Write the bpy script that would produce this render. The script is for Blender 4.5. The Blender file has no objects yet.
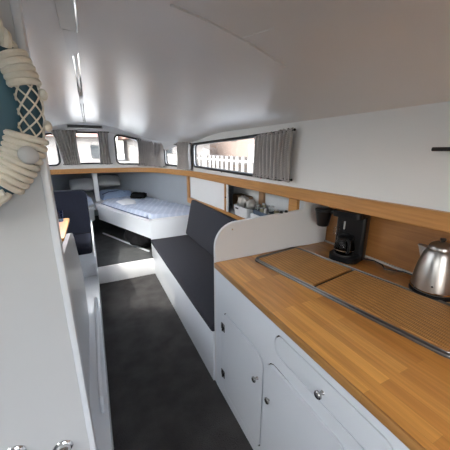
import bpy, bmesh, math, random
from mathutils import Vector, Matrix, noise
from mathutils.geometry import delaunay_2d_cdt
random.seed(7)
PI = math.pi
scene = bpy.context.scene
C = scene.collection

# ------------------------------------------------------------------ camera
F_PX = 270.0
pitch = math.atan(75 / F_PX)
yaw = 0.45472
cam_d = bpy.data.cameras.new('camera')
cam_d.sensor_fit = 'HORIZONTAL'; cam_d.sensor_width = 36.0
cam_d.lens = 36.0 * F_PX / 450.0
cam_d.clip_start = 0.02; cam_d.clip_end = 300
cam = bpy.data.objects.new('camera', cam_d); C.objects.link(cam)
cam.location = (0, 0, 1.5)
cam.rotation_euler = (PI / 2 - pitch, 0, -yaw)
scene.camera = cam

# ------------------------------------------------------------------ world, sun, exposure
world = bpy.data.worlds.new('sky'); scene.world = world; world.use_nodes = True
wn = world.node_tree.nodes; wl = world.node_tree.links
bg = wn['Background']
sky = wn.new('ShaderNodeTexSky'); sky.sky_type = 'NISHITA'; sky.sun_disc = False
sky.sun_elevation = math.radians(48); sky.sun_rotation = math.radians(231)
sky.air_density = 1.2; sky.dust_density = 3.0; sky.ozone_density = 1.0
hs = wn.new('ShaderNodeHueSaturation'); hs.inputs['Saturation'].default_value = 0.35
wl.new(sky.outputs[0], hs.inputs['Color']); wl.new(hs.outputs[0], bg.inputs[0])
bg.inputs[1].default_value = 1.1

sun_d = bpy.data.lights.new('sun', 'SUN'); sun_d.energy = 2.6; sun_d.angle = math.radians(0.6)
sun_d.color = (1.0, 0.95, 0.87)
sun = bpy.data.objects.new('sun', sun_d); C.objects.link(sun)
sun_from = Vector((-0.5, -0.4, 0.8)).normalized()
sun.rotation_euler = sun_from.to_track_quat('Z', 'Y').to_euler()
sun.location = (0, 8, 8)

vs = scene.view_settings
vs.view_transform = 'Standard'; vs.look = 'None'; vs.gamma = 1.0; vs.use_curve_mapping = False
vs.exposure = 0.75

# ------------------------------------------------------------------ materials
def mat(name, color, rough=0.5, metal=0.0, var=0.0, vscale=6.0, bump=0.0, bscale=60.0, coat=0.0, spec=0.5, sheen=0.0):
    m = bpy.data.materials.new(name); m.use_nodes = True
    n = m.node_tree.nodes; l = m.node_tree.links; b = n['Principled BSDF']
    b.inputs['Base Color'].default_value = (*color, 1); b.inputs['Roughness'].default_value = rough
    b.inputs['Metallic'].default_value = metal; b.inputs['Coat Weight'].default_value = coat
    b.inputs['Specular IOR Level'].default_value = spec; b.inputs['Sheen Weight'].default_value = sheen
    tc = n.new('ShaderNodeTexCoord')
    nz = n.new('ShaderNodeTexNoise'); nz.inputs['Scale'].default_value = vscale; nz.inputs['Detail'].default_value = 6
    l.new(tc.outputs['Object'], nz.inputs['Vector'])
    mr = n.new('ShaderNodeMixRGB'); mr.blend_type = 'MIX'
    v = max(var, 0.02)
    mr.inputs[1].default_value = (*[max(0, c * (1 - v)) for c in color], 1)
    mr.inputs[2].default_value = (*[min(1, c * (1 + v)) for c in color], 1)
    l.new(nz.outputs['Fac'], mr.inputs[0]); l.new(mr.outputs[0], b.inputs['Base Color'])
    if bump > 0:
        nb = n.new('ShaderNodeTexNoise'); nb.inputs['Scale'].default_value = bscale; nb.inputs['Detail'].default_value = 4
        l.new(tc.outputs['Object'], nb.inputs['Vector'])
        bp = n.new('ShaderNodeBump'); bp.inputs['Strength'].default_value = bump; bp.inputs['Distance'].default_value = 0.01
        l.new(nb.outputs['Fac'], bp.inputs['Height']); l.new(bp.outputs[0], b.inputs['Normal'])
    return m

def wood(name, c1, c2, rough=0.35, plank=(0.45, 0.045), axis='Y', coat=0.2, grain=0.5):
    m = bpy.data.materials.new(name); m.use_nodes = True
    n = m.node_tree.nodes; l = m.node_tree.links; b = n['Principled BSDF']
    b.inputs['Roughness'].default_value = rough; b.inputs['Coat Weight'].default_value = coat
    b.inputs['Coat Roughness'].default_value = 0.25
    tc = n.new('ShaderNodeTexCoord'); mp = n.new('ShaderNodeMapping')
    if axis == 'Y': mp.inputs['Rotation'].default_value = (0, 0, PI / 2)
    l.new(tc.outputs['Object'], mp.inputs['Vector'])
    br = n.new('ShaderNodeTexBrick')
    br.inputs['Scale'].default_value = 1.0; br.inputs['Mortar Size'].default_value = 0.0004
    br.inputs['Brick Width'].default_value = plank[0]; br.inputs['Row Height'].default_value = plank[1]
    br.offset = 0.37; br.inputs['Bias'].default_value = 0.0
    br.inputs['Color1'].default_value = (*c1, 1); br.inputs['Color2'].default_value = (*c2, 1)
    br.inputs['Mortar'].default_value = (*[c * 0.6 for c in c1], 1)
    l.new(mp.outputs[0], br.inputs['Vector'])
    mp2 = n.new('ShaderNodeMapping'); mp2.inputs['Scale'].default_value = (3, 60, 60)
    l.new(mp.outputs[0], mp2.inputs['Vector'])
    nz = n.new('ShaderNodeTexNoise'); nz.inputs['Scale'].default_value = 1.6; nz.inputs['Detail'].default_value = 6
    l.new(mp2.outputs[0], nz.inputs['Vector'])
    mx = n.new('ShaderNodeMixRGB'); mx.blend_type = 'MULTIPLY'; mx.inputs[0].default_value = grain
    cr = n.new('ShaderNodeValToRGB'); cr.color_ramp.elements[0].position = 0.3; cr.color_ramp.elements[0].color = (.55, .5, .45, 1)
    cr.color_ramp.elements[1].position = 0.65; cr.color_ramp.elements[1].color = (1, 1, 1, 1)
    l.new(nz.outputs['Fac'], cr.inputs[0]); l.new(br.outputs['Color'], mx.inputs[1]); l.new(cr.outputs[0], mx.inputs[2])
    l.new(mx.outputs[0], b.inputs['Base Color'])
    return m

def stripes(name, c1, c2, scale, direction='X', rough=0.8, bump=0.0, duty=0.7, rot=0.0, noise_amt=0.1, spec=0.4):
    m = bpy.data.materials.new(name); m.use_nodes = True
    n = m.node_tree.nodes; l = m.node_tree.links; b = n['Principled BSDF']
    b.inputs['Roughness'].default_value = rough; b.inputs['Specular IOR Level'].default_value = spec
    tc = n.new('ShaderNodeTexCoord'); mp = n.new('ShaderNodeMapping'); mp.inputs['Rotation'].default_value = (0, 0, rot)
    l.new(tc.outputs['Object'], mp.inputs['Vector'])
    w = n.new('ShaderNodeTexWave'); w.bands_direction = direction; w.inputs['Scale'].default_value = scale
    w.inputs['Distortion'].default_value = 0.6; w.inputs['Detail'].default_value = 1
    l.new(mp.outputs[0], w.inputs['Vector'])
    cr = n.new('ShaderNodeValToRGB'); cr.color_ramp.elements[0].position = duty - .12; cr.color_ramp.elements[0].color = (*c1, 1)
    cr.color_ramp.elements[1].position = duty + .12; cr.color_ramp.elements[1].color = (*c2, 1)
    l.new(w.outputs['Fac'], cr.inputs[0])
    nz = n.new('ShaderNodeTexNoise'); nz.inputs['Scale'].default_value = 12; l.new(mp.outputs[0], nz.inputs['Vector'])
    mx = n.new('ShaderNodeMixRGB'); mx.blend_type = 'MULTIPLY'; mx.inputs[0].default_value = noise_amt * 3
    l.new(cr.outputs[0], mx.inputs[1]); l.new(nz.outputs['Fac'], mx.inputs[2]); l.new(mx.outputs[0], b.inputs['Base Color'])
    if bump:
        bp = n.new('ShaderNodeBump'); bp.inputs['Strength'].default_value = bump; bp.inputs['Distance'].default_value = 0.002
        l.new(w.outputs['Fac'], bp.inputs['Height']); l.new(bp.outputs[0], b.inputs['Normal'])
    return m

def glass(name, tint=(1, 1, 1), rough=0.0, refl=1.0):
    m = bpy.data.materials.new(name); m.use_nodes = True
    n = m.node_tree.nodes; l = m.node_tree.links
    for x in list(n): n.remove(x)
    o = n.new('ShaderNodeOutputMaterial'); t = n.new('ShaderNodeBsdfTransparent'); g = n.new('ShaderNodeBsdfGlossy')
    g.inputs['Roughness'].default_value = rough; t.inputs[0].default_value = (*tint, 1)
    lw = n.new('ShaderNodeLayerWeight'); lw.inputs[0].default_value = .5
    pw = n.new('ShaderNodeMath'); pw.operation = 'POWER'; pw.inputs[1].default_value = 5.0; l.new(lw.outputs['Facing'], pw.inputs[0])
    fr = n.new('ShaderNodeMath'); fr.operation = 'MULTIPLY_ADD'; fr.inputs[1].default_value = .6; fr.inputs[2].default_value = .03; l.new(pw.outputs[0], fr.inputs[0])
    mx = n.new('ShaderNodeMixShader'); l.new(fr.outputs[0], mx.inputs[0]); l.new(t.outputs[0], mx.inputs[1]); l.new(g.outputs[0], mx.inputs[2])
    l.new(mx.outputs[0], o.inputs[0])
    return m

M = {}
M['ceil'] = mat('gloss_white_ceiling_paint', (.78, .78, .78), .27, var=.02, bump=.03, bscale=5)
M['wall'] = mat('satin_white_paint', (.72, .725, .73), .45, var=.02, bump=.02, bscale=12)
M['door'] = mat('gloss_white_door_paint', (.55, .56, .57), .3, var=.02, bump=.01, bscale=8)
M['hull'] = mat('pale_grey_blue_paint', (.33, .36, .40), .6, var=.05)
M['cab'] = mat('satin_white_cabinet_paint', (.70, .73, .77), .28, var=.02, bump=.01, bscale=10)
M['rail'] = wood('oiled_oak_rail', (.55, .27, .085), (.47, .225, .07), .4, (1.3, .4))
M['counter'] = wood('oiled_beech_worktop', (.86, .43, .11), (.58, .245, .055), .3, (.42, .043))
M['edge'] = wood('worktop_edge_wood', (.5, .26, .08), (.42, .2, .06), .35, (.42, .4))
M['splash'] = wood('varnished_plywood', (.36, .16, .05), (.33, .145, .045), .45, (2.5, 1.0))
M['carpet'] = mat('charcoal_carpet', (.050, .048, .048), .95, var=.65, vscale=7, bump=.9, bscale=160, spec=.2)
M['carpet2'] = mat('grey_carpet', (.075, .078, .08), .95, var=.4, vscale=9, bump=.8, bscale=160, spec=.2)
M['seat'] = mat('charcoal_upholstery', (.026, .027, .036), .9, var=.3, vscale=90, bump=.5, bscale=300)
M['navy'] = mat('navy_upholstery', (.010, .012, .022), .9, var=.2, vscale=60, bump=.4, bscale=300, spec=.2)
M['rubber'] = mat('black_rubber', (.012, .012, .013), .5)
M['black'] = mat('black_plastic', (.007, .007, .008), .3, spec=.35)
M['blackm'] = mat('matt_black_plastic', (.015, .015, .016), .55)
M['chrome'] = mat('chrome', (.75, .75, .76), .12, 1.0)
M['nickel'] = mat('satin_nickel', (.42, .41, .40), .22, 1.0)
M['steel'] = mat('brushed_steel', (.46, .44, .42), .33, 1.0, var=.08, vscale=40)
M['alu'] = mat('matt_aluminium', (.55, .55, .56), .35, .9)
M['darksteel'] = mat('dark_steel', (.12, .115, .11), .35, .8)
M['plastic'] = mat('grey_white_plastic', (.5, .5, .49), .4)
M['cream'] = mat('cream_cotton_rope', (.74, .70, .60), .9, var=.15, vscale=60, bump=.2, bscale=250)
M['teal'] = mat('teal_paint', (.055, .14, .19), .45, var=.2, vscale=8)
M['dteal'] = mat('dark_teal_cloth', (.03, .075, .10), .7, var=.2, vscale=20)
M['glass'] = glass('window_glass', (.97, .98, .98))
M['jug'] = glass('carafe_glass', (.55, .55, .55))
M['clear'] = glass('clear_glass', (.9, .92, .92))
M['coffee'] = mat('dark_coffee', (.01, .006, .004), .1)
M['curtain'] = stripes('grey_flecked_curtain_cloth', (.42, .395, .39), (.56, .53, .52), 60, 'DIAGONAL', .9, 0, .6, noise_amt=.1)
M['bamboo'] = stripes('bamboo_slats', (.68, .35, .11), (.50, .245, .08), 14, 'X', .5, .6, .72, noise_amt=.12)
M['duvet'] = stripes('pale_blue_striped_cotton', (.48, .55, .69), (.56, .62, .75), 4.0, 'X', .9, 0, .75, rot=.4, noise_amt=.05)
M['duvet_edge'] = mat('navy_piping', (.06, .08, .16), .8)
M['sheet'] = mat('white_cotton_sheet', (.72, .73, .76), .9, var=.04)
M['pillow'] = mat('grey_white_pillowcase', (.55, .56, .56), .9, var=.05)
M['blanket'] = mat('pale_blue_cotton', (.32, .42, .60), .9, var=.1, vscale=5)
M['bag'] = mat('black_nylon', (.006, .006, .007), .9, spec=.15, var=.3, vscale=10, bump=.5, bscale=30)
M['beige'] = mat('beige_board', (.36, .33, .27), .8, var=.1)
M['dark'] = mat('dark_shade_colour', (.03, .028, .027), .9)  # near-black colour standing in for shade behind and under furniture
M['knot'] = mat('printed_white_ball', (.55, .56, .56), .6, var=.12, vscale=30)
M['water'] = mat('harbour_water', (.03, .05, .05), .45, bump=.5, bscale=3, spec=.15)
M['quay'] = mat('concrete_quay', (.26, .25, .235), .9, var=.1)
M['fence'] = mat('white_painted_timber', (.26, .25, .235), .6)
M['slat'] = mat('weathered_timber', (.045, .038, .034), .8, var=.2)
M['stucco'] = mat('cream_stucco', (.17, .128, .108), .9, var=.04)
M['stucco2'] = mat('white_stucco', (.17, .16, .155), .9, var=.03)
M['roof'] = mat('red_roof_tiles', (.26, .15, .12), .8, var=.2)
M['hedge'] = mat('dark_hedge', (.02, .035, .015), .9, var=.5)
M['pane'] = mat('dark_window_pane', (.03, .035, .04), .15)
M['basket'] = mat('brown_wicker', (.16, .085, .04), .8, var=.3, vscale=60, bump=.8, bscale=90)
M['bin'] = mat('white_plastic', (.62, .63, .64), .35)
M['foil'] = mat('crumpled_silver_paper', (.42, .40, .37), .35, .3, var=.4, vscale=25, bump=.6, bscale=40)
M['amber'] = mat('amber_jar_paper', (.35, .2, .1), .5, var=.3)
M['olive'] = mat('olive_paper', (.22, .2, .12), .6, var=.3, vscale=30)
M['red'] = mat('red_plastic', (.45, .02, .02), .4)

# ------------------------------------------------------------------ object helpers
def tag(o, label=None, cat=None, group=None, kind=None):
    if label: o['label'] = label
    if cat: o['category'] = cat
    if group: o['group'] = group
    if kind: o['kind'] = kind
    return o

def thing(name, label, cat, loc, group=None):
    o = bpy.data.objects.new(name, None); C.objects.link(o); o.location = loc
    o.empty_display_size = .05
    return tag(o, label, cat, group)

WORLD = {}
def wloc(o):
    v = Vector((0, 0, 0))
    while o is not None:
        v += Vector(o.location); o = o.parent
    return v

def obj(name, bm, m, parent=None, origin=None, smooth=40, label=None):
    """link bm (in world coordinates) as one mesh object"""
    me = bpy.data.meshes.new(name)
    bmesh.ops.recalc_face_normals(bm, faces=bm.faces)
    if parent is not None: off = wloc(parent)
    elif origin is not None: off = Vector(origin)
    else: off = Vector((0, 0, 0))
    bmesh.ops.translate(bm, vec=-off, verts=bm.verts)
    for f in bm.faces: f.smooth = smooth > 0
    bm.to_mesh(me); bm.free()
    if smooth > 0: me.set_sharp_from_angle(angle=math.radians(smooth))
    me.materials.append(m)
    o = bpy.data.objects.new(name, me); C.objects.link(o)
    if parent is not None: o.parent = parent
    else: o.location = off
    if label: o['label'] = label
    return o

def struct(name, bm, m, smooth=40):
    o = obj(name, bm, m, smooth=smooth); o['kind'] = 'structure'; return o

def bx(bm, x0, x1, y0, y1, z0, z1, bev=0.0, seg=2, mtx=None):
    r = bmesh.ops.create_cube(bm, size=1.0)
    vs_ = r['verts']
    bmesh.ops.scale(bm, vec=(x1 - x0, y1 - y0, z1 - z0), verts=vs_)
    bmesh.ops.translate(bm, vec=((x0 + x1) / 2, (y0 + y1) / 2, (z0 + z1) / 2), verts=vs_)
    geom = set(vs_)
    if bev > 0:
        ed = [e for e in bm.edges if e.verts[0] in geom and e.verts[1] in geom]
        rr = bmesh.ops.bevel(bm, geom=ed, offset=bev, segments=seg, profile=.5, affect='EDGES', clamp_overlap=True)
        vs_ = list({v for f in rr['faces'] for v in f.verts} | {v for v in vs_ if v.is_valid})
    if mtx is not None: bmesh.ops.transform(bm, matrix=mtx, verts=vs_)
    return vs_

def box(x0, x1, y0, y1, z0, z1, bev=0.0, seg=2, mtx=None):
    bm = bmesh.new(); bx(bm, x0, x1, y0, y1, z0, z1, bev, seg, mtx); return bm

def tube(bm, pts, r, n=8, closed=False, cap=True):
    pts = [Vector(p) for p in pts]; N = len(pts)
    rr = r if isinstance(r, (list, tuple)) else [r] * N
    rings = []; up = None
    for i, p in enumerate(pts):
        a = pts[(i - 1) % N] if (closed or i > 0) else p
        b = pts[(i + 1) % N] if (closed or i < N - 1) else p
        t = (b - a).normalized()
        if up is None: up = Vector((0, 0, 1)) if abs(t.z) < .9 else Vector((1, 0, 0))
        s = t.cross(up)
        if s.length < 1e-6: s = t.orthogonal()
        s.normalize(); up = s.cross(t).normalized()
        rings.append([bm.verts.new(p + (s * math.cos(2 * PI * k / n) + up * math.sin(2 * PI * k / n)) * rr[i]) for k in range(n)])
    for i in range(N if closed else N - 1):
        A, B = rings[i], rings[(i + 1) % N]
        for k in range(n): bm.faces.new((A[k], A[(k + 1) % n], B[(k + 1) % n], B[k]))
    if cap and not closed:
        bm.faces.new(rings[0]); bm.faces.new(rings[-1])

def lathe(bm, prof, c, n=32, mtx=None):
    """prof: (r, z) list, around z through c"""
    c = Vector(c); rings = []
    for r, z in prof:
        if r < 1e-5: rings.append([bm.verts.new(Vector((0, 0, z)))])
        else: rings.append([bm.verts.new(Vector((r * math.cos(2 * PI * k / n), r * math.sin(2 * PI * k / n), z))) for k in range(n)])
    for A, B in zip(rings, rings[1:]):
        if len(A) == 1 and len(B) == 1: continue
        for k in range(n):
            k2 = (k + 1) % n
            if len(A) == 1: bm.faces.new((A[0], B[k2], B[k]))
            elif len(B) == 1: bm.faces.new((A[k], A[k2], B[0]))
            else: bm.faces.new((A[k], A[k2], B[k2], B[k]))
    vs_ = [v for R in rings for v in R]
    if mtx is not None: bmesh.ops.transform(bm, matrix=mtx, verts=vs_)
    bmesh.ops.translate(bm, vec=c, verts=vs_)
    return vs_

def prism(bm, poly, fn, t):
    """poly of 2D points, fn(a, b, d) -> world point, extruded d = 0..t"""
    A = [bm.verts.new(fn(a, b, 0)) for a, b in poly]; B = [bm.verts.new(fn(a, b, t)) for a, b in poly]
    bm.faces.new(A); bm.faces.new(B[::-1])
    n = len(poly)
    for i in range(n): bm.faces.new((A[i], A[(i + 1) % n], B[(i + 1) % n], B[i]))

def rrect(x0, x1, y0, y1, r, n=6, corners=(1, 1, 1, 1)):
    """rounded rectangle, corners order: (x1,y0) (x1,y1) (x0,y1) (x0,y0)"""
    out = []
    for (cx, cy, a0), on in zip(((x1 - r, y0 + r, -90), (x1 - r, y1 - r, 0), (x0 + r, y1 - r, 90), (x0 + r, y0 + r, 180)), corners):
        if on:
            for k in range(n + 1):
                a = math.radians(a0 + 90 * k / n); out.append((cx + r * math.cos(a), cy + r * math.sin(a)))
        else:
            a = math.radians(a0 + 45); out.append((cx + r * math.sqrt(2) * math.cos(a) * 1.0, cy + r * math.sqrt(2) * math.sin(a)))
    return out

def inside(p, poly):
    x, y = p; c = False; n = len(poly)
    for i in range(n):
        x1, y1 = poly[i]; x2, y2 = poly[(i + 1) % n]
        if (y1 > y) != (y2 > y) and x < (x2 - x1) * (y - y1) / (y2 - y1) + x1: c = not c
    return c

def sheet(bm, outer, holes, fn, t, step=.12):
    """flat polygon with holes, meshed and mapped to 3D by fn(a, b, depth), with thickness t"""
    pts = []; edges = []
    def addloop(lp):
        i0 = len(pts); pts.extend(Vector(p) for p in lp)
        for i in range(len(lp)): edges.append((i0 + i, i0 + (i + 1) % len(lp)))
    addloop(outer)
    for h in holes: addloop(h)
    if step:
        xs = [p[0] for p in outer]; ys = [p[1] for p in outer]
        x = min(xs) + step
        while x < max(xs):
            y = min(ys) + step * .5
            while y < max(ys):
                if inside((x, y), outer) and not any(inside((x, y), h) for h in holes): pts.append(Vector((x, y)))
                y += step
            x += step
    v, e, f, *_ = delaunay_2d_cdt(pts, edges, [], 0, 1e-6)
    fa = []
    for t3 in f:
        c = sum((v[i] for i in t3), Vector((0, 0))) / len(t3)
        if inside(c, outer) and not any(inside(c, h) for h in holes): fa.append(t3)
    A = {}; B = {}
    for t3 in fa:
        for i in t3:
            if i not in A:
                A[i] = bm.verts.new(fn(v[i][0], v[i][1], 0)); B[i] = bm.verts.new(fn(v[i][0], v[i][1], t))
    cnt = {}
    for t3 in fa:
        bm.faces.new([A[i] for i in t3]); bm.faces.new([B[i] for i in reversed(t3)])
        for k in range(len(t3)):
            a, b = t3[k], t3[(k + 1) % len(t3)]
            key = (min(a, b), max(a, b)); cnt[key] = cnt.get(key, 0) + 1
    for (a, b), c in cnt.items():
        if c == 1: bm.faces.new((A[a], A[b], B[b], B[a]))

def grid(bm, nu, nv, fn, closed_u=False):
    V = [[bm.verts.new(fn(i / (nu if closed_u else nu - 1), j / (nv - 1))) for j in range(nv)] for i in range(nu)]
    for i in range(nu if closed_u else nu - 1):
        for j in range(nv - 1):
            a = V[i]; b = V[(i + 1) % nu]
            bm.faces.new((a[j], b[j], b[j + 1], a[j + 1]))
    return V

# ------------------------------------------------------------------ boat shape
PR = [(0, 4.82), (.25, 4.81), (.5, 4.77), (.7, 4.70), (.83, 4.60), (.93, 4.45), (1.0, 4.28), (1.06, 4.05), (1.12, 3.75), (1.17, 3.45), (1.2, 3.1), (1.2, 2.6), (1.2, 2.0), (1.2, 1.0), (1.2, 0.0), (1.2, -1.05)]
PL = [(-x, y) for x, y in PR[1:]]
PATH = [Vector(p) for p in (PL[::-1] + PR)]
CUM = [0.0]
for a, b in zip(PATH, PATH[1:]): CUM.append(CUM[-1] + (b - a).length)
S0 = CUM[len(PL)]
SMAX = CUM[-1] - S0
def path(s):
    """s = 0 at the bow centre, + to starboard; returns point and inward normal"""
    t = max(0, min(CUM[-1] - 1e-6, s + S0))
    for i in range(len(CUM) - 1):
        if CUM[i + 1] >= t: break
    def tan(k):
        a = PATH[max(0, k - 1)]; b = PATH[min(len(PATH) - 1, k + 1)]; return (b - a).normalized()
    u = (t - CUM[i]) / (CUM[i + 1] - CUM[i])
    p = PATH[i].lerp(PATH[i + 1], u); d = tan(i).lerp(tan(i + 1), u).normalized()
    n = Vector((d.y, -d.x))            # runs port aft -> bow -> starboard aft : right hand side is inward
    return p, n
def s_of(x, y):
    best = None
    for k in range(0, 2400):
        s = -SMAX + 2 * SMAX * k / 2400; p, _ = path(s)
        d = (p.x - x) ** 2 + (p.y - y) ** 2
        if best is None or d < best[0]: best = (d, s)
    return best[1]
def halfw(y):
    pts = [(q.y, q.x) for q in (Vector(p) for p in PR)]
    for (ya, xa), (yb, xb) in zip(pts, pts[1:]):
        if yb <= y <= ya: return xa + (xb - xa) * (ya - y) / (ya - yb)
    return 0 if y > pts[0][0] else 1.2
def frontY(x):
    x = abs(x)
    for (xa, ya), (xb, yb) in zip(PR, PR[1:]):
        if xa <= x <= xb: return ya + (yb - ya) * (x - xa) / max(1e-6, xb - xa)
    return 4.0
def sm(a, b, x):
    t = max(0, min(1, (x - a) / (b - a))); return t * t * (3 - 2 * t)
def ceil_z(x, y):
    w = sm(2.4, 4.8, y)
    return 1.98 - .10 * w - (.215 + .10 * w) * x * x
def rail_z(y): return 1.281 - .0125 * max(y, 0)          # top of the wooden rail
def onpath(s, z, d):
    p, n = path(s); return Vector((p.x + n.x * d, p.y + n.y * d, z))

# cabin side wall : one sheet following the path, windows cut out
def win(s0, s1, z0, z1l, z1r, r=.06, n=7):
    pts = []
    for (cx, cz, a0) in ((s1 - r, z0 + r, -90), (s1 - r, z1r - r, 0), (s0 + r, z1l - r, 90), (s0 + r, z0 + r, 180)):
        for k in range(n + 1):
            a = math.radians(a0 + 90 * k / n); pts.append((cx + r * math.cos(a), cz + r * math.sin(a)))
    return pts
sW2a, sW2b = s_of(.40, 4.79), s_of(.90, 4.5)
sW3a, sW3b = s_of(1.03, 4.17), s_of(1.155, 3.57)
sW4a, sW4b = s_of(1.185, 3.32), s_of(1.2, 1.5)
WINS = [(-.245, .235, 1.30, 1.755, 1.755), (sW2a, sW2b, 1.285, 1.725, 1.63), (-sW2b, -sW2a, 1.285, 1.63, 1.725),
        (sW3a, sW3b, 1.285, 1.585, 1.575), (-sW3b, -sW3a, 1.285, 1.575, 1.585),
        (sW4a, sW4b, 1.30, 1.57, 1.615), (-sW4b, -sW4a, 1.30, 1.615, 1.57),
        (-s_of(1.2, -.8), -s_of(1.2, .2), 1.32, 1.62, 1.62)]  # last one: unseen aft port window, added for the light it lets in
def top_at(s):
    p, _ = path(s); return ceil_z(p.x, p.y) + .02
NS = 90
def cabin_wall(sa, sb, name, holes):
    out = [(sa + (sb - sa) * k / NS, rail_z(path(sa + (sb - sa) * k / NS)[0].y) - .05) for k in range(NS + 1)]
    out += [(sb + (sa - sb) * k / NS, top_at(sb + (sa - sb) * k / NS)) for k in range(NS + 1)]
    bm = bmesh.new(); sheet(bm, out, holes, lambda a, b, d: onpath(a, b, -d), .035, .09)
    return struct(name, bm, M['wall'], 30)
W = [win(*w) for w in WINS]
sC = s_of(.97, 4.36)
cabin_wall(-sC, sC, 'wall_bow', [W[0], W[1], W[2]])
cabin_wall(sC, SMAX, 'wall_right', [W[3], W[5]])
cabin_wall(-SMAX, -sC, 'wall_left', [W[4], W[6], W[7]])
for i, w in enumerate(WINS):
    bm = bmesh.new(); lp = win(*w)
    tube(bm, [onpath(a, b, .004) for a, b in lp], .013, 8, closed=True)
    tube(bm, [onpath(a, b, -.036) for a, b in lp], .012, 6, closed=True)
    fr = obj('window_%d' % (i + 1), bm, M['rubber']); fr['kind'] = 'structure'
    bm = bmesh.new()
    lp2 = win(w[0] - .004, w[1] + .004, w[2] - .004, w[3] + .004, w[4] + .004)
    sheet(bm, lp2, [], lambda a, b, d: onpath(a, b, -.016 - d), .004, .1)
    obj('window_pane', bm, M['glass'], fr)

# ceiling
bm = bmesh.new()
def cf(u, v):
    x = (2 * u - 1)
    if v < .8:
        y = -1.05 + (4.4 + 1.05) * v / .8; xx = x * (halfw(y) + .03)
    else:
        xx = x * (halfw(4.4) + .03); y0 = 4.4; y = y0 + (max(y0, frontY(xx) + .03) - y0) * (v - .8) / .2
        xx *= 1
    return Vector((xx, y, ceil_z(xx, y)))
V1 = grid(bm, 41, 61, cf)
HX0, HX1, HY0, HY1 = -.95, -.48, 1.35, 2.95         # unseen glazed hatch on the port side, added to light the forward cabin
bmesh.ops.delete(bm, geom=[f for f in bm.faces if HX0 < f.calc_center_median().x < HX1 and HY0 < f.calc_center_median().y < HY1], context='FACES')
bm.normal_update(); bmesh.ops.solidify(bm, geom=bm.faces[:], thickness=-.03)
struct('ceiling', bm, M['ceil'], 60)
bm = bmesh.new(); hz = lambda x, y, d: Vector((x, y, ceil_z(x, y) + d))
lp = [(a, b) for a, b in rrect(HX0 + .01, HX1 - .01, HY0 + .01, HY1 - .01, .04)]
tube(bm, [hz(a, b, .0) for a, b in lp], .02, 8, closed=True)
hf = obj('window_9', bm, M['rubber']); hf['kind'] = 'structure'
bm = bmesh.new(); sheet(bm, lp, [], lambda a, b, d: hz(a, b, .012 + d), .004, .1); obj('window_pane', bm, M['glass'], hf)
# coving between the roof and the front windows
bm = bmesh.new()
sv = s_of(1.12, 3.75)
for sgn in (1,):
    prof = [(0.0, -.085), (.012, -.08), (.05, -.03), (.085, -.004), (.09, .03), (0.0, .03)]
    R_ = []
    for k in range(81):
        s = -sv + 2 * sv * k / 80; p, n = path(s); fade = 1 - .7 * sm(.75, 1.0, abs(s) / sv)
        row = []
        for d, dz in prof:
            x = p.x + n.x * d * fade; y = p.y + n.y * d * fade
            row.append(bm.verts.new((x, y, ceil_z(x, y) + (dz if dz > 0 else dz * fade))))
        R_.append(row)
    for a, b in zip(R_, R_[1:]):
        for j in range(len(prof)): bm.faces.new((a[j], b[j], b[(j + 1) % len(prof)], a[(j + 1) % len(prof)]))
    bm.faces.new(R_[0]); bm.faces.new(R_[-1][::-1])
struct('trim_1', bm, M['wall'], 50)

# hull below the rail, side decks, fore deck, floors
HP = [(0, 6.45), (.18, 6.3), (.45, 5.85), (.75, 5.3), (1.05, 4.6), (1.28, 3.95), (1.43, 3.4), (1.5, 2.8), (1.52, 2.0), (1.52, 0), (1.52, -1.05)]
def hull(sgn, name):
    bm = bmesh.new(); rows = []
    for x, y in HP:
        rows.append([bm.verts.new((sgn * x * f, y - (1 - f) * .5 * (x < .2), z)) for z, f in ((-.02, .80), (.35, .9), (.7, .965), (1.0, .99), (rail_z(min(y, 4.8)) - .01, 1.0))])
    for a, b in zip(rows, rows[1:]):
        for j in range(4): bm.faces.new((a[j], b[j], b[j + 1], a[j + 1]))
    bmesh.ops.recalc_face_normals(bm, faces=bm.faces)
    bm.normal_update(); bmesh.ops.solidify(bm, geom=bm.faces[:], thickness=.03)
    return struct(name, bm, M['hull'], 60)
hull(1, 'wall_hull_right'); hull(-1, 'wall_hull_left')
# deck underside ring
bm = bmesh.new()
N = 120; HPATH = [Vector(p) for p in [(-x, y) for x, y in HP[:0:-1]] + HP]
HC = [0.0]
for a, b in zip(HPATH, HPATH[1:]): HC.append(HC[-1] + (b - a).length)
def hpt(t):
    t *= HC[-1]
    for i in range(len(HC) - 1):
        if HC[i + 1] >= t: break
    return HPATH[i].lerp(HPATH[i + 1], (t - HC[i]) / (HC[i + 1] - HC[i]))
rr_ = []
for k in range(N + 1):
    s = -SMAX + 2 * SMAX * k / N; p, n = path(s)
    q = hpt(k / N) if abs(s) < 2.6 else None
    if q is None:
        best = min(((abs(hpt(t / 400).y - p.y) + (10 if hpt(t / 400).x * p.x < 0 else 0), t) for t in range(401)))[1]
        q = hpt(best / 400)
    z = rail_z(min(p.y, 4.8)) - .03
    a = Vector((p.x, p.y, z)); b = Vector((q.x * 1.02, q.y, z))
    rr_.append([bm.verts.new(a), bm.verts.new(b), bm.verts.new(b + Vector((0, 0, .03))), bm.verts.new(a + Vector((0, 0, .03)))])
for a, b in zip(rr_, rr_[1:]):
    for j in range(4): bm.faces.new((a[j], b[j], b[(j + 1) % 4], a[(j + 1) % 4]))
bm.faces.new(rr_[0]); bm.faces.new(rr_[-1][::-1])
struct('trim_2', bm, M['wall'], 30)
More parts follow.
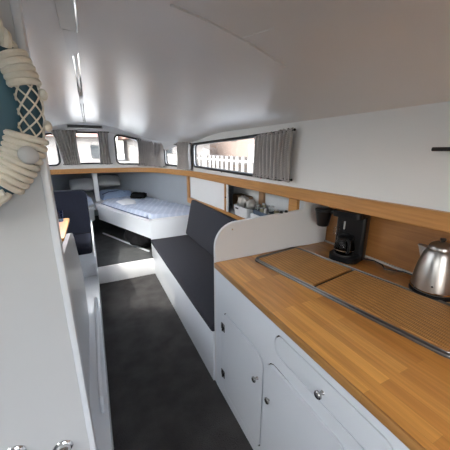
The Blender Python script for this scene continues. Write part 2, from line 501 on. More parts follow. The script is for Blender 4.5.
# wooden rail
bm = bmesh.new(); rows = []
for k in range(161):
    s = -SMAX + 2 * SMAX * k / 160; p, n = path(s); zt = rail_z(p.y)
    rows.append([bm.verts.new(Vector((p.x + n.x * d, p.y + n.y * d, z))) for d, z in ((-.01, zt - .073), (.026, zt - .073), (.03, zt - .068), (.03, zt - .005), (.026, zt), (-.01, zt))])
for a, b in zip(rows, rows[1:]):
    for j in range(6): bm.faces.new((a[j], b[j], b[(j + 1) % 6], a[(j + 1) % 6]))
bm.faces.new(rows[0]); bm.faces.new(rows[-1][::-1])
struct('trim_3', bm, M['rail'], 30)

# floors
struct('floor', box(-1.3, .585, -1.05, 3.2, -.03, 0), M['carpet'], 0)
bm = bmesh.new()
prism(bm, [(-.06, 3.2), (1.3, 3.2), (1.25, 4.0), (.8, 4.9), (.2, 6.0), (-.2, 6.0), (-.8, 4.9), (-1.25, 4.0), (-1.3, 3.2)], lambda a, b, d: Vector((a, b, d)), .2)
struct('floor_step', bm, M['carpet2'], 0)
struct('trim_4', box(-.062, .585, 3.185, 3.205, 0, .205, .002), M['wall'])
# raised plinth of the dinette
struct('trim_5', box(-1.3, -.062, .70, 3.2, 0, .2, .004), M['cab'])
# inside end of the boat behind the photographer: bulkhead with the open companionway, its opening sized for the light
bm = bmesh.new()
sheet(bm, [(-1.25, -.02), (1.6, -.02), (1.6, 1.2), (1.25, 1.3), (1.22, 1.68), (.8, 1.86), (.4, 1.96), (0, 2.0), (-.4, 1.96), (-.8, 1.86), (-1.22, 1.68)],
      [[(-.25, .9), (.45, .9), (.45, 1.78), (-.25, 1.78)]], lambda a, b, d: Vector((a, -1.05 - d, b)), .04, 0)
struct('wall_aft', bm, M['wall'], 30)
struct('wall_hull_aft', box(-1.55, -1.2, -1.09, -1.05, -.02, 1.2), M['wall'], 0)

# ------------------------------------------------------------------ foreground partition with ring
P_Y = .63
bm = bmesh.new()
xs = [-.078 - (1.12 / 14) * k for k in range(15)]
poly = [(-.078, 0)] + [(-1.198, 0)] + [(x, ceil_z(x, P_Y) + .01) for x in xs[::-1]]
prism(bm, poly, lambda a, b, d: Vector((a, P_Y + d, b)), .022)
part = struct('wall_partition', bm, M['door'], 30)
bm = bmesh.new()
bx(bm, -.0875, -.074, P_Y - .004, P_Y + .026, .0, 1.975, .003)
obj('edge_strip', bm, M['cab'], part)
for kx, kz in ((-.143, .782), (-.235, .822)):
    bm = bmesh.new(); mt = Matrix.Rotation(PI / 2, 4, 'X')
    lathe(bm, [(0, 0), (.021, 0), (.022, .002), (.019, .005), (.017, .006), (.017, .012), (.014, .018), (.006, .021), (0, .0215)], (kx, P_Y, kz), 28, mt)
    obj('knob', bm, M['chrome'], part, label='round chrome push knob')

rc = Vector((-.262, .588, 1.572)); RM, Rm = .183, .0165
ring = thing('ring_decoration', 'teal nautical ring wrapped in cream rope and netting, hanging on the white partition', 'wall decoration', rc)
def ringp(a, r, d=0): return rc + Vector((math.cos(a) * r, d, math.sin(a) * r))
bm = bmesh.new(); tube(bm, [ringp(2 * PI * k / 64, RM) for k in range(64)], Rm, 16, closed=True)
obj('ring', bm, M['dteal'], ring)
bm = bmesh.new()
lathe(bm, [(0, .036), (.08, .034), (.128, .028), (.155, .018), (.168, .004), (.168, -.010), (0, -.010)], rc, 48, Matrix.Rotation(PI / 2, 4, 'X'))
obj('disc', bm, M['teal'], ring)
# rope wrap bands
for a0, a1, f in ((9, 24, 1.05), (102, 117, 1.05), (192, 207, 1.05), (-46, -15, 1.15)):
    bm = bmesh.new(); n = 5 if a0 > 0 else 9
    for k in range(n):
        a = math.radians(a0 + (a1 - a0) * (k + .5) / n); c = ringp(a, RM); o1 = Vector((math.cos(a), 0, math.sin(a))); o2 = Vector((0, 1, 0))
        rr2 = Rm * f + .003; ra = rr2 if a0 > 0 else .031; c -= o1 * (0 if a0 > 0 else .009)
        tube(bm, [c + o1 * math.cos(2 * PI * q / 24) * ra + o2 * math.sin(2 * PI * q / 24) * rr2 for q in range(24)], .0056, 8, closed=True)
    obj('rope_wrap', bm, M['cream'], ring)
# thick rope lying along the rim from the upper wrap over the top
for a0, a1, out in ((25, 101, .008), (118, 191, .008), (208, 312, .008)):
    bm = bmesh.new()
    for ph in (0, PI * 2 / 3, PI * 4 / 3):
        pts = []
        for k in range(71):
            u = k / 70; a = math.radians(a0 + (a1 - a0) * u)
            c = ringp(a, RM + .006 + out * math.sin(PI * u), -.012)
            w_ = ph + u * 30; o1 = Vector((math.cos(a), 0, math.sin(a)))
            pts.append(c + (o1 * math.cos(w_) + Vector((0, 1, 0)) * math.sin(w_)) * .006)
        tube(bm, pts, .0066, 7)
    obj('rope', bm, M['cream'], ring)
# netting on the right of the ring
bm = bmesh.new()
for ph in range(6):
    for sg in (1, -1):
        pts = []
        for k in range(31):
            u = k / 30; a = math.radians(-15 + 26 * u)
            b = ph * 2 * PI / 6 + sg * u * 3.6
            c = ringp(a, RM); o1 = Vector((math.cos(a), 0, math.sin(a)))
            pts.append(c + (o1 * math.cos(b) + Vector((0, 1, 0)) * math.sin(b)) * (Rm + .002))
        tube(bm, pts, .0015, 5)
obj('netting', bm, M['cream'], ring)
# shell / knot ornaments
for (a, r, s_, m, nm) in ((-25, .190, .0150, 'knot', 'ball_ornament'), (5, .205, .007, 'cream', 'shell_ornament'), (-9, .206, .007, 'cream', 'shell_ornament')):
    bm = bmesh.new(); bmesh.ops.create_icosphere(bm, subdivisions=3, radius=s_)
    c = ringp(math.radians(a), r, -.030 if s_ > .01 else -.004)
    for v in bm.verts: v.co = Vector((v.co.x, v.co.y, v.co.z * (1.0 if s_ > .01 else 1.35))) * (1 + .06 * noise.noise(v.co * 60)) + c
    obj(nm, bm, M[m], ring)
bm = bmesh.new()
tube(bm, [rc + Vector((0, .0, .17)), rc + Vector((0, .02, .24)), rc + Vector((0, .035, .29))], .004, 6)
obj('hanging_cord', bm, M['cream'], ring)

# ------------------------------------------------------------------ galley
# bulkhead between galley and settee
bm = bmesh.new()
poly = [(.590, 0), (1.50, 0), (1.50, 1.215), (1.245, 1.215), (1.235, 1.122)] + [(.590 + .14 - .14 * math.sin(math.radians(a)), 1.098 - .14 + .14 * math.cos(math.radians(a))) for a in range(0, 91, 10)]
prism(bm, poly, lambda a, b, d: Vector((a, 1.335 + d, b)), .022)
struct('wall_bulkhead', bm, M['wall'], 30)

# worktop
wt = thing('worktop', 'long orange-brown block wood worktop running beside the aisle', 'worktop', (1.0, .2, .835))
bm = bmesh.new(); bx(bm, .589, 1.455, -1.0, 1.333, .838, .87, .003)
obj('top_board', bm, M['counter'], wt)
bm = bmesh.new(); bx(bm, .580, .5895, -1.0, 1.333, .8385, .8695, .0035)
obj('front_edge', bm, M['edge'], wt, label='darker rounded front edge')
# splash panel at the back of the niche
struct('wall_splash', box(1.452, 1.468, -1.0, 1.334, .86, 1.255), M['splash'])
struct('trim_6', box(1.438, 1.452, -1.0, 1.334, .87, .882, .003), M['plastic'])

kc = thing('kitchen_cabinet', 'white galley cabinet under the wood worktop with drawer and rounded doors', 'cabinet', (1.0, .2, 0))
drw = rrect(.245, .725, .722, .812, .042)
d1 = rrect(.80, 1.205, .09, .628, .055)
d2 = rrect(.36, .765, .09, .655, .055)
d3 = rrect(-.35, .16, .09, .655, .055)
drw2 = rrect(-.35, .16, .722, .812, .042)
def grow(p, g):
    cx = sum(a for a, b in p) / len(p); cy = sum(b for a, b in p) / len(p)
    xs = [a for a, b in p]; ys = [b for a, b in p]; w = max(xs) - min(xs); h = max(ys) - min(ys)
    return [(cx + (a - cx) * (w + 2 * g) / w, cy + (b - cy) * (h + 2 * g) / h) for a, b in p]
fs = lambda P: [(a * 1.02, 1.5 - (1.5 - c) * 1.02) for a, c in P]
drw, d1, d2, d3, drw2 = [fs(P) for P in (drw, d1, d2, d3, drw2)]
bm = bmesh.new()
fX = lambda a, b, d: Vector((.588 + d, a, b))
sheet(bm, [(-1.0, .0), (1.33, .0), (1.33, .838), (-1.0, .838)], [grow(p, .0055) for p in (drw, d1, d2, d3, drw2)], fX, .007, .2)
obj('front_frame', bm, M['cab'], kc)
bm = bmesh.new()
bx(bm, .6045, .61, -.98, 1.31, .05, .83); bx(bm, .62, 1.40, -1.0, 1.33, .02, .05); bx(bm, .62, 1.40, -1.0, -.98, .05, .83); bx(bm, 1.38, 1.40, -.98, 1.33, .05, .83); bx(bm, .62, 1.38, 1.31, 1.33, .05, .83)  # dark front sheet gives the door gaps their shade by colour
obj('carcass', bm, M['dark'], kc, label='dark inner box, coloured as the shade in the door gaps')
def knob(parent, x, y, z, r=.014):
    bm = bmesh.new()
    lathe(bm, [(0, 0), (.008, 0), (.006, .004), (.005, .014), (r, .018), (r, .023), (r * .8, .026), (0, .027)], (x, y, z), 20, Matrix.Rotation(-PI / 2, 4, 'Y'))
    return obj('knob', bm, M['nickel'], parent, label='small chrome knob')
def door(name, p, prd, kp, lip=True, tilt=0):
    bm = bmesh.new()
    prism(bm, p, lambda a, b, d: Vector((.588 - prd + d, a, b)), .014)
    if tilt:
        y0 = min(a for a, b in p)
        bmesh.ops.transform(bm, matrix=Matrix.Translation((.588, y0, 0)) @ Matrix.Rotation(tilt, 4, 'Z') @ Matrix.Translation((-.588, -y0, 0)), verts=bm.verts)
    bev = [e for e in bm.edges if abs(e.verts[0].co.x - e.verts[1].co.x) < .004 and e.verts[0].co.x < .588 - prd + .006 and len(e.link_faces) == 2 and e.calc_face_angle(0) > 1]
    bmesh.ops.bevel(bm, geom=bev, offset=.0025, segments=2, affect='EDGES')
    o = obj(name, bm, M['cab'], kc)
    if kp: knob(o, .588 - prd, *kp)
    return o
dd = door('drawer', drw, .001, (.485, .747))
door('drawer', drw2, .001, (-.1, .75))
a1 = door('cabinet_door', d1, .001, (.855, .472))
a2 = door('cabinet_door', d2, .004, (.743, .462), tilt=.025)
door('cabinet_door', d3, .001, (.1, .46))
def hinge(y, z):
    bm = bmesh.new()
    bx(bm, .584, .588, y - .026, y - .004, z - .025, z + .025, .001); bx(bm, .584, .588, y + .003, y + .020, z - .02, z + .02, .001)
    tube(bm, [(.583, y, z - .027), (.583, y, z + .027)], .0045, 8)
    for yy, zz in ((y - .015, z + .015), (y - .015, z - .015), (y + .012, z + .01), (y + .012, z - .01)):
        lathe(bm, [(0, 0), (.0035, 0), (.003, .002), (0, .002)], (.584, yy, zz), 8, Matrix.Rotation(-PI / 2, 4, 'Y'))
    obj('hinge', bm, M['nickel'], a1, label='chrome butt hinge')
hinge(1.229, .505); hinge(1.229, .175)

# hob frame with two bamboo covers
TA = math.radians(7.5)
# local: u along the front edge from far-left corner towards camera, v away from the aisle
T0 = Vector((.80, 1.275, .87)); U_ = Vector((.135, -.965, 0)).normalized(); V_ = Vector((.965, .135, 0)).normalized()
def tl(u, v, z): return T0 + U_ * u + V_ * v + Vector((0, 0, z))
hob = thing('hob_frame', 'dark steel rimmed hob tray let into the worktop under two bamboo covers', 'hob', tl(.49, .19, 0))
outer = rrect(0, .99, 0, .375, .05); inner = rrect(.026, .964, .026, .349, .03)
bm = bmesh.new(); sheet(bm, outer, [inner], lambda a, b, d: tl(a, b, d), .007, 0)
obj('steel_rim', bm, M['darksteel'], hob)
bm = bmesh.new(); n_ = len(outer)
tube(bm, [tl(a, b, .007) for a, b in rrect(.003, .987, .003, .372, .048)], .0028, 6, closed=True)
tube(bm, [tl(a, b, .007) for a, b in rrect(.022, .968, .022, .353, .032)], .0022, 6, closed=True)
obj('rim_bead', bm, mat('bead_steel', (.22, .21, .20), .3, .9), hob)
bm = bmesh.new(); prism(bm, inner, lambda a, b, d: tl(a, b, d), .003)
obj('tray', bm, M['black'], hob)
def bamboo(u0, u1, label):
    base = tl((u0 + u1) / 2, .19, .004)
    t = thing('bamboo_mat', label, 'mat', base, 'bamboo covers over the hob')
    bm = bmesh.new(); n = int((u1 - u0) / .0065)
    prism(bm, rrect(u0, u1, .030, .345, .004, 3), lambda a, b, d: tl(a, b, .004 + d), .006)
    o = obj('board', bm, M['splash'], t)
    bm = bmesh.new()
    for k in range(n):
        a = u0 + .004 + (u1 - u0 - .008) * k / n; w = (u1 - u0 - .008) / n * .86
        prism(bm, [(a, .032), (a + w, .032), (a + w, .343), (a, .343)], lambda p, q, d: tl(p, q, .010 + d), .0025 + .0006 * random.random())
    so = obj('slats', bm, M['bamboo'], t)
    return t
bamboo(.03, .425, 'bamboo slat mat on the hob nearer the white bulkhead and coffee maker')
bamboo(.44, .955, 'longer bamboo slat mat on the hob in front of the kettle')

# kettle
kp = Vector((1.345, .585, .871))
kt = thing('kettle', 'brushed steel electric kettle with domed lid standing on the worktop', 'kettle', kp)
bm = bmesh.new(); lathe(bm, [(0, 0), (.088, 0), (.09, .004), (.09, .012), (.084, .018), (0, .018)], kp, 40); obj('power_base', bm, M['black'], kt)
bm = bmesh.new(); lathe(bm, [(0, .018), (.084, .018), (.0865, .022), (.0865, .028), (.086, .04), (.081, .09), (.072, .14), (.061, .185), (.053, .205), (.050, .209), (0, .209)], kp, 48); obj('body', bm, M['steel'], kt)
bm = bmesh.new(); lathe(bm, [(.0875, .022), (.0885, .024), (.0885, .029), (.0865, .031)], kp, 48); obj('base_ring', bm, M['chrome'], kt)
bm = bmesh.new(); lathe(bm, [(0, .209), (.048, .209), (.049, .213), (.046, .222), (.036, .234), (.020, .241), (0, .243)], kp, 36); obj('lid', bm, M['steel'], kt)
bm = bmesh.new(); lathe(bm, [(0, .243), (.008, .243), (.012, .250), (.011, .258), (0, .260)], kp, 20); obj('lid_knob', bm, M['black'], kt)
sp = Vector((-.12, .99, 0)).normalized(); sd = Vector((.99, .12, 0)).normalized()
bm = bmesh.new()
pr_ = [(.040, .175, .020), (.062, .150, .022), (.082, .200, .012), (.088, .208, .012), (.05, .206, .020)]
L = [bm.verts.new(kp + sp * r + sd * w + Vector((0, 0, z))) for r, z, w in pr_]; R = [bm.verts.new(kp + sp * r - sd * w + Vector((0, 0, z))) for r, z, w in pr_]
bm.faces.new(L); bm.faces.new(R[::-1])
for i in range(5): bm.faces.new((L[i], L[(i + 1) % 5], R[(i + 1) % 5], R[i]))
obj('spout', bm, M['steel'], kt)
bm = bmesh.new()
tube(bm, [kp - sp * r + Vector((0, 0, z)) for r, z in ((.050, .222), (.075, .232), (.105, .215), (.125, .17), (.128, .12), (.118, .07), (.095, .045), (.080, .04))], [.009, .011, .012, .012, .011, .011, .010, .009], 12)
obj('handle', bm, M['black'], kt)
bm = bmesh.new(); cd = Vector((-.72, -.30, 0)).normalized(); cc = kp + cd * .0845 + Vector((0, 0, .058))
bmesh.ops.create_icosphere(bm, subdivisions=2, radius=.0045); bmesh.ops.translate(bm, vec=cc, verts=bm.verts); obj('badge', bm, M['black'], kt)

# coffee maker
cp = Vector((1.32, 1.045, .871))
cm = thing('coffee_maker', 'black drip coffee maker with glass jug and swung-out filter basket', 'coffee maker', cp)
RZ = Matrix.Translation(cp) @ Matrix.Rotation(math.radians(18), 4, 'Z')
bm = bmesh.new()
prism(bm, rrect(-.085, .075, -.082, .082, .05, 8), lambda a, b, d: RZ @ Vector((a, b, d)), .032)
obj('base', bm, M['black'], cm)
bm = bmesh.new(); lathe(bm, [(0, .032), (.056, .032), (.056, .036), (0, .036)], cp + Vector((-.018, 0, 0)), 32); obj('hot_plate', bm, M['darksteel'], cm)
bm = bmesh.new()
prism(bm, rrect(.012, .092, -.085, .085, .02, 5), lambda a, b, d: RZ @ Vector((a, b, .0 + d)), .285)
obj('tower', bm, M['black'], cm)
bm = bmesh.new()
prism(bm, rrect(-.075, .092, -.085, .085, .04, 6), lambda a, b, d: RZ @ Vector((a, b, .262 + d)), .032)
obj('head', bm, M['black'], cm)
jc = cp + Vector((-.022, 0, .037))
bm = bmesh.new(); lathe(bm, [(0, 0), (.044, 0), (.054, .012), (.058, .035), (.052, .065), (.040, .088), (.038, .098), (.036, .098), (.037, .087), (.049, .064), (.055, .035), (.051, .014), (.042, .003), (0, .003)], jc, 36); obj('jug', bm, M['jug'], cm)
bm = bmesh.new(); lathe(bm, [(.039, .086), (.044, .088), (.044, .102), (.030, .110), (0, .112)], jc, 32); obj('jug_lid', bm, M['black'], cm)
bm = bmesh.new(); lathe(bm, [(.0565, .026), (.0592, .026), (.0592, .031), (.0565, .031)], jc, 36); obj('jug_band', bm, M['chrome'], cm)
hd = Vector((-.55, -.83, 0)).normalized()
bm = bmesh.new(); tube(bm, [jc + hd * r + Vector((0, 0, z)) for r, z in ((.040, .096), (.062, .097), (.080, .085), (.084, .06), (.076, .03), (.060, .022))], .0075, 10); obj('jug_handle', bm, M['black'], cm)
bc = Vector((1.275, 1.205, 1.04))
bm = bmesh.new(); lathe(bm, [(0, 0), (.030, 0), (.036, .006), (.050, .095), (.053, .097), (.053, .108), (.0, .108)], bc, 32); ob = obj('filter_basket', bm, M['black'], cm)
bm = bmesh.new(); bx(bm, -.012, .012, -.012, .10, .0, .018, .004, mtx=Matrix.Translation(bc + Vector((.03, -.12, .088))) @ Matrix.Rotation(.25, 4, 'Z')); obj('swing_arm', bm, M['black'], cm)
bm = bmesh.new(); lathe(bm, [(0, 0), (.013, 0), (.017, .008), (.017, .045), (.013, .055), (0, .055)], cp + Vector((-.045, .05, .135)), 20); obj('drip_valve', bm, M['clear'], cm)
bm = bmesh.new(); bx(bm, -.004, .004, -.003, .003, 0, .045, .001, mtx=Matrix.Translation(cp + Vector((-.078, -.03, .2)))); obj('gauge', bm, M['plastic'], cm)
# appliance cord behind
bm = bmesh.new()
tube(bm, [Vector(p) for p in ((1.40, .98, .876), (1.425, .93, .877), (1.41, .87, .877), (1.375, .835, .877), (1.395, .80, .877), (1.43, .77, .877), (1.432, .70, .878), (1.42, .64, .878))], .0038, 8)
tag(obj('power_cord', bm, M['blackm'], origin=(1.40, .85, .873)), 'black power cord lying on the worktop behind the bamboo mats', 'cord')

# hook rod on the wall
bm = bmesh.new()
tube(bm, [(1.155, .60, 1.503), (1.155, .34, 1.503)], .0075, 12)
rod = thing('towel_rod', 'short black rod mounted on the white wall above the kettle', 'rod', (1.155, .5, 1.50))
obj('rod', bm, M['black'], rod)
bm = bmesh.new(); tube(bm, [(1.2, .38, 1.503), (1.155, .38, 1.503)], .006, 10)
lathe(bm, [(0, 0), (.014, 0), (.014, .005), (0, .005)], (1.2, .38, 1.503), 16, Matrix.Rotation(-PI / 2, 4, 'Y')); obj('bracket', bm, M['black'], rod)

# ------------------------------------------------------------------ settee
st = thing('settee', 'long white settee box with charcoal seat cushion and backrest', 'settee', (.82, 2.3, 0))
bm = bmesh.new(); bx(bm, .578, .596, 1.358, 3.29, 0, .37, .003); bx(bm, .596, 1.40, 1.358, 3.29, .35, .37); obj('seat_box', bm, M['cab'], st)
def cushion(x0, x1, y0, y1, z0, z1, r, mtx=None, lump=.004):
    bm = bmesh.new(); nu, nv = 18, 40
    bx(bm, x0, x1, y0, y1, z0, z1, r, 5)
    bmesh.ops.subdivide_edges(bm, edges=[e for e in bm.edges if e.calc_length() > .15], cuts=6, use_grid_fill=True)
    for v in bm.verts:
        k = noise.noise(v.co * 4) * lump
        v.co.z += k; v.co.x += noise.noise(v.co * 3 + Vector((9, 0, 0))) * lump
    if mtx is not None: bmesh.ops.transform(bm, matrix=mtx, verts=bm.verts)
    return bm
obj('seat_cushion', cushion(.568, 1.10, 1.362, 3.285, .372, .425, .02), M['seat'], st)
bm = cushion(-.035, .035, 1.362, 3.288, 0, .46, .025)
bmesh.ops.transform(bm, matrix=Matrix.Translation((1.055, 0, .43)) @ Matrix.Rotation(math.radians(12.5), 4, 'Y'), verts=bm.verts)
obj('back_cushion', bm, M['seat'], st)

# side locker: fascia of wood, sliding door, open part with things
LX = 1.2
bm = bmesh.new()
zt = lambda y: rail_z(y) - .074
fr_o = [(1.357, .845), (3.62, .79), (3.62, zt(3.62) + .01), (1.357, zt(1.357) + .01)]
h1 = [(1.44, .905), (2.42, .895), (2.42, zt(2.42) - .004), (1.44, zt(1.44) - .004)]
h2 = [(2.45, .895), (3.55, .865), (3.55, zt(3.55) - .004), (2.45, zt(2.45) - .004)]
sheet(bm, fr_o, [h1, h2], lambda a, b, d: Vector((LX - .012 + d - (0.02 * max(0, a - 3.1)), a, b)), .022, 0)
lk = thing('side_locker', 'wood framed locker along the hull behind the settee with white sliding door', 'locker', (1.3, 2.4, .84))
obj('face_frame', bm, M['rail'], lk)
bm = bmesh.new(); bx(bm, LX + .006, LX + .016, 2.40, 3.54, .875, 1.19); sdoor = obj('sliding_door', bm, M['wall'], lk)
bm = bmesh.new(); bx(bm, LX - .004, LX + .006, 2.395, 2.45, .88, 1.185, .002); obj('door_edge', bm, M['wall'], sdoor)
bm = bmesh.new(); lathe(bm, [(0, 0), (.008, 0), (.009, .008), (0, .012)], (LX - .004, 2.425, 1.04), 14, Matrix.Rotation(-PI / 2, 4, 'Y')); obj('knob', bm, M['black'], sdoor, label='small black knob')
bm = bmesh.new(); bx(bm, LX + .012, 1.47, 1.36, 3.5, .87, .888); obj('shelf', bm, M['wall'], lk)
bm = bmesh.new(); bx(bm, 1.222, 1.40, 1.38, 1.99, .889, .965, .004); obj('shelf_riser', bm, M['wall'], lk)
bm = bmesh.new(); bx(bm, 1.455, 1.47, 1.36, 2.75, .888, 1.2); obj('back_panel', bm, M['wall'], lk)

# things in the locker
bn = thing('storage_bin', 'small white plastic bin with oval handle slot in the open locker', 'bin', (1.29, 2.17, .889))
bm = bmesh.new()
o1 = rrect(-.14, .14, -.075, .075, .03); 
A = [bm.verts.new((1.29 + b * .9, 2.17 + a * .9, .889)) for a, b in o1]; B = [bm.verts.new((1.29 + b, 2.17 + a, .989)) for a, b in o1]; D = [bm.verts.new((1.29 + b * .94, 2.17 + a * .97, .989)) for a, b in o1]; E_ = [bm.verts.new((1.29 + b * .85, 2.17 + a * .87, .893)) for a, b in o1]
n = len(o1)
for P, Q in ((A, B), (B, D), (D, E_)):
    for i in range(n): bm.faces.new((P[i], P[(i + 1) % n], Q[(i + 1) % n], Q[i]))
bm.faces.new(A); bm.faces.new(E_)
obj('tub', bm, M['bin'], bn)
bm = bmesh.new(); prism(bm, rrect(2.20, 2.26, .955, .97, .007, 4), lambda a, b, d: Vector((1.2155 + d, a, b)), .004); obj('handle_slot', bm, M['blackm'], bn, label='dark oval slot')
def lump(name, c, s, m, label, cat, group=None, sub=3, amp=.35, fr=3.0, seed=0):
    bm = bmesh.new(); bmesh.ops.create_icosphere(bm, subdivisions=sub, radius=1.0)
    for v in bm.verts:
        k = 1 + amp * noise.noise(v.co * fr + Vector((seed, 0, 0))) + amp * .4 * noise.noise(v.co * fr * 3)
        v.co = Vector((v.co.x * s[0] * k, v.co.y * s[1] * k, max(v.co.z, -.75) * s[2] * k)) + Vector(c)
    mz = min(v.co.z for v in bm.verts)
    o = obj(name, bm, m, origin=(c[0], c[1], mz), smooth=70); return tag(o, label, cat, group)
lump('crumpled_bag', (1.285, 2.22, 1.02), (.05, .065, .055), M['foil'], 'crumpled silvery bag sticking out of the white bin, left side', 'bag', seed=1)
lump('crumpled_bag', (1.29, 2.09, 1.015), (.045, .05, .05), M['foil'], 'crumpled silvery bag in the white bin, right side', 'bag', seed=5)
wb = tag(obj('wicker_basket', box(1.33, 1.45, 2.30, 2.55, .889, 1.05, .02, 3), M['basket'], origin=(1.39, 2.42, .889)), 'brown wicker basket in the shadow behind the white bin', 'basket')
tag(obj('cardboard_box', box(1.42, 1.452, 2.10, 2.17, .889, 1.15, .004), M['amber'], origin=(1.41, 2.1, .889)), 'upright orange-brown box at the back of the open locker', 'box')
tr = thing('cutlery_tray', 'shallow dark tray of jars in the open locker next to the bin', 'tray', (1.285, 1.80, .966))
bm = bmesh.new()
bx(bm, 1.225, 1.345, 1.66, 1.95, .966, .974, .003)
for a in ((1.225, 1.232, 1.66, 1.95), (1.338, 1.345, 1.66, 1.95), (1.225, 1.345, 1.66, 1.667), (1.225, 1.345, 1.943, 1.95)): bx(bm, *a, .972, 1.005, .002)
obj('tray_body', bm, mat('slate_blue_plastic', (.07, .10, .15), .4), tr)
gl = 0
for (x, y, h, r, m, lb) in ((1.255, 1.91, .075, .022, 'clear', 'glass jar at the bin end of the dark tray'),
                            (1.305, 1.905, .085, .02, 'olive', 'olive packet jar at the back of the dark tray'),
                            (1.255, 1.855, .06, .022, 'olive', 'olive jar at the front of the dark tray'),
                            (1.30, 1.84, .08, .022, 'clear', 'glass jar at the middle back of the dark tray'),
                            (1.258, 1.80, .065, .021, 'foil', 'silver tin in the middle of the dark tray'),
                            (1.305, 1.785, .085, .02, 'clear', 'tall clear jar at the back of the dark tray'),
                            (1.26, 1.745, .06, .021, 'clear', 'short clear jar near the bulkhead end of the tray'),
                            (1.30, 1.72, .07, .021, 'olive', 'olive jar at the bulkhead end of the tray')):
    t = thing('jar', lb, 'jar', (x, y, .9745), 'jars in the dark tray')
    bm = bmesh.new(); lathe(bm, [(0, 0), (r, 0), (r, h * .75), (r * .75, h * .86), (0, h * .86)], (x, y, .9745), 16); obj('jar_body', bm, M[m], t)
    bm = bmesh.new(); lathe(bm, [(0, h * .86), (r * .82, h * .86), (r * .82, h), (0, h)], (x, y, .9745), 16); obj('lid', bm, M['alu'], t)
for (y, lb) in ((1.60, 'drinking glass standing beyond the tray, nearer the tray'), (1.54, 'drinking glass at the bulkhead end of the open locker')):
    bm = bmesh.new(); lathe(bm, [(0, 0), (.022, 0), (.027, .08), (.0255, .08), (.021, .004), (0, .004)], (1.27, y, .966), 20)
    tag(obj('drinking_glass', bm, M['clear'], origin=(1.27, y, .966)), lb, 'glass', 'drinking glasses in the locker')
# two black bolts on top of the bulkhead edge, screw near its rounded corner
for x, lb in ((1.055, 'small black bolt head on top of the bulkhead, aisle side'), (1.095, 'small black bolt head on top of the bulkhead, hull side')):
    bm = bmesh.new(); lathe(bm, [(0, 0), (.011, 0), (.012, .006), (.008, .014), (0, .016)], (x, 1.346, 1.1135), 14)
    tag(obj('bolt', bm, M['black'], origin=(x, 1.346, 1.1135)), lb, 'bolt', 'bolts on the bulkhead')
bm = bmesh.new(); lathe(bm, [(0, 0), (.006, 0), (.004, .003), (0, .003)], (.70, 1.335, 1.055), 12, Matrix.Rotation(PI / 2, 4, 'X'))
tag(obj('screw', bm, M['chrome'], origin=(.70, 1.335, 1.055)), 'small screw near the rounded corner of the bulkhead', 'screw')

# ------------------------------------------------------------------ V berth
BZ = .60
def berth(sgn, aft, lab):
    t = thing('berth', lab, 'bed', (sgn * .8, 4.3, .2), None)
    I = lambda x: sgn * x
    bm = bmesh.new()
    dz0, dz1 = BZ - .175, BZ + .04
    P = [(.03, 4.68), (.585, 3.30)] if sgn > 0 else [(.03, 4.68), (.42, 3.70)]
    a, b = Vector(P[0]), Vector(P[1]); d = (b - a).normalized(); nn = Vector((-d.y, d.x)) * (1 if True else -1)
    if nn.x < 0: nn = -nn
    q = [a, b, b + nn * .02, a + nn * .02]
    A = [bm.verts.new((I(p.x), p.y, dz0)) for p in q]; B = [bm.verts.new((I(p.x), p.y, dz1)) for p in q]
    bm.faces.new(A); bm.faces.new(B)
    for i in range(4): bm.faces.new((A[i], A[(i + 1) % 4], B[(i + 1) % 4], B[i]))
    obj('side_board', bm, M['cab'], t)
    bm = bmesh.new()
    hl = [(1.44, 3.3), (1.40, 3.55), (1.22, 4.05), (.98, 4.65), (.68, 5.3), (.40, 5.8), (.15, 6.15), (0, 6.25)]
    poly = [(0, 4.70)] + [tuple(P[0]), tuple(P[1])] + [(x, max(y, aft)) for x, y in hl]
    poly = [(I(x), y) for x, y in poly]
    prism(bm, poly, lambda p, r, d: Vector((p, r, BZ + d - .02)), .02)
    obj('base_board', bm, M['cab'], t)
    # mattress
    bm = bmesh.new()
    prism(bm, [(I(x), y) for x, y in [(.005, 4.76), (.05, 4.70), (P[1][0] + .035, aft + .03)] + [(x - .02, max(y, aft + .03)) for x, y in hl[:-1]] + [(.005, 6.22)]], lambda p, r, d: Vector((p, r, BZ + .002 + d)), .07)
    obj('mattress', bm, M['sheet'], t)
    return t
b1 = berth(1, 3.30, 'right-hand berth of the bow bed with white side board and mattress')
b2 = berth(-1, 3.70, 'left-hand berth of the bow bed behind the navy seat back')
bm = bmesh.new(); bx(bm, .583, 1.42, 3.295, 3.313, 0, .655, .003); obj('foot_board', bm, M['cab'], b1)
# floor strips under the berth edges
def strip(x0, y0, x1, y1, w, z0, z1, name, m):
    a, b = Vector((x0, y0)), Vector((x1, y1)); d = (b - a).normalized(); nn = Vector((-d.y, d.x)) * w
    bm = bmesh.new(); prism(bm, [tuple(a), tuple(b), tuple(b + nn), tuple(a + nn)], lambda p, q, dd: Vector((p, q, z0 + dd)), z1 - z0)
    return struct(name, bm, m, 0)
strip(.05, 4.60, .56, 3.45, .02, .2, .215, 'trim_7', M['cab'])
strip(.36, 4.95, .95, 4.15, .02, .2, .42, 'trim_8', M['beige'])
struct('trim_9', box(-.34, -.05, 4.60, 4.62, .2, .42), M['dark'], 0)  # dark sheet in place of the shade beneath the left berth

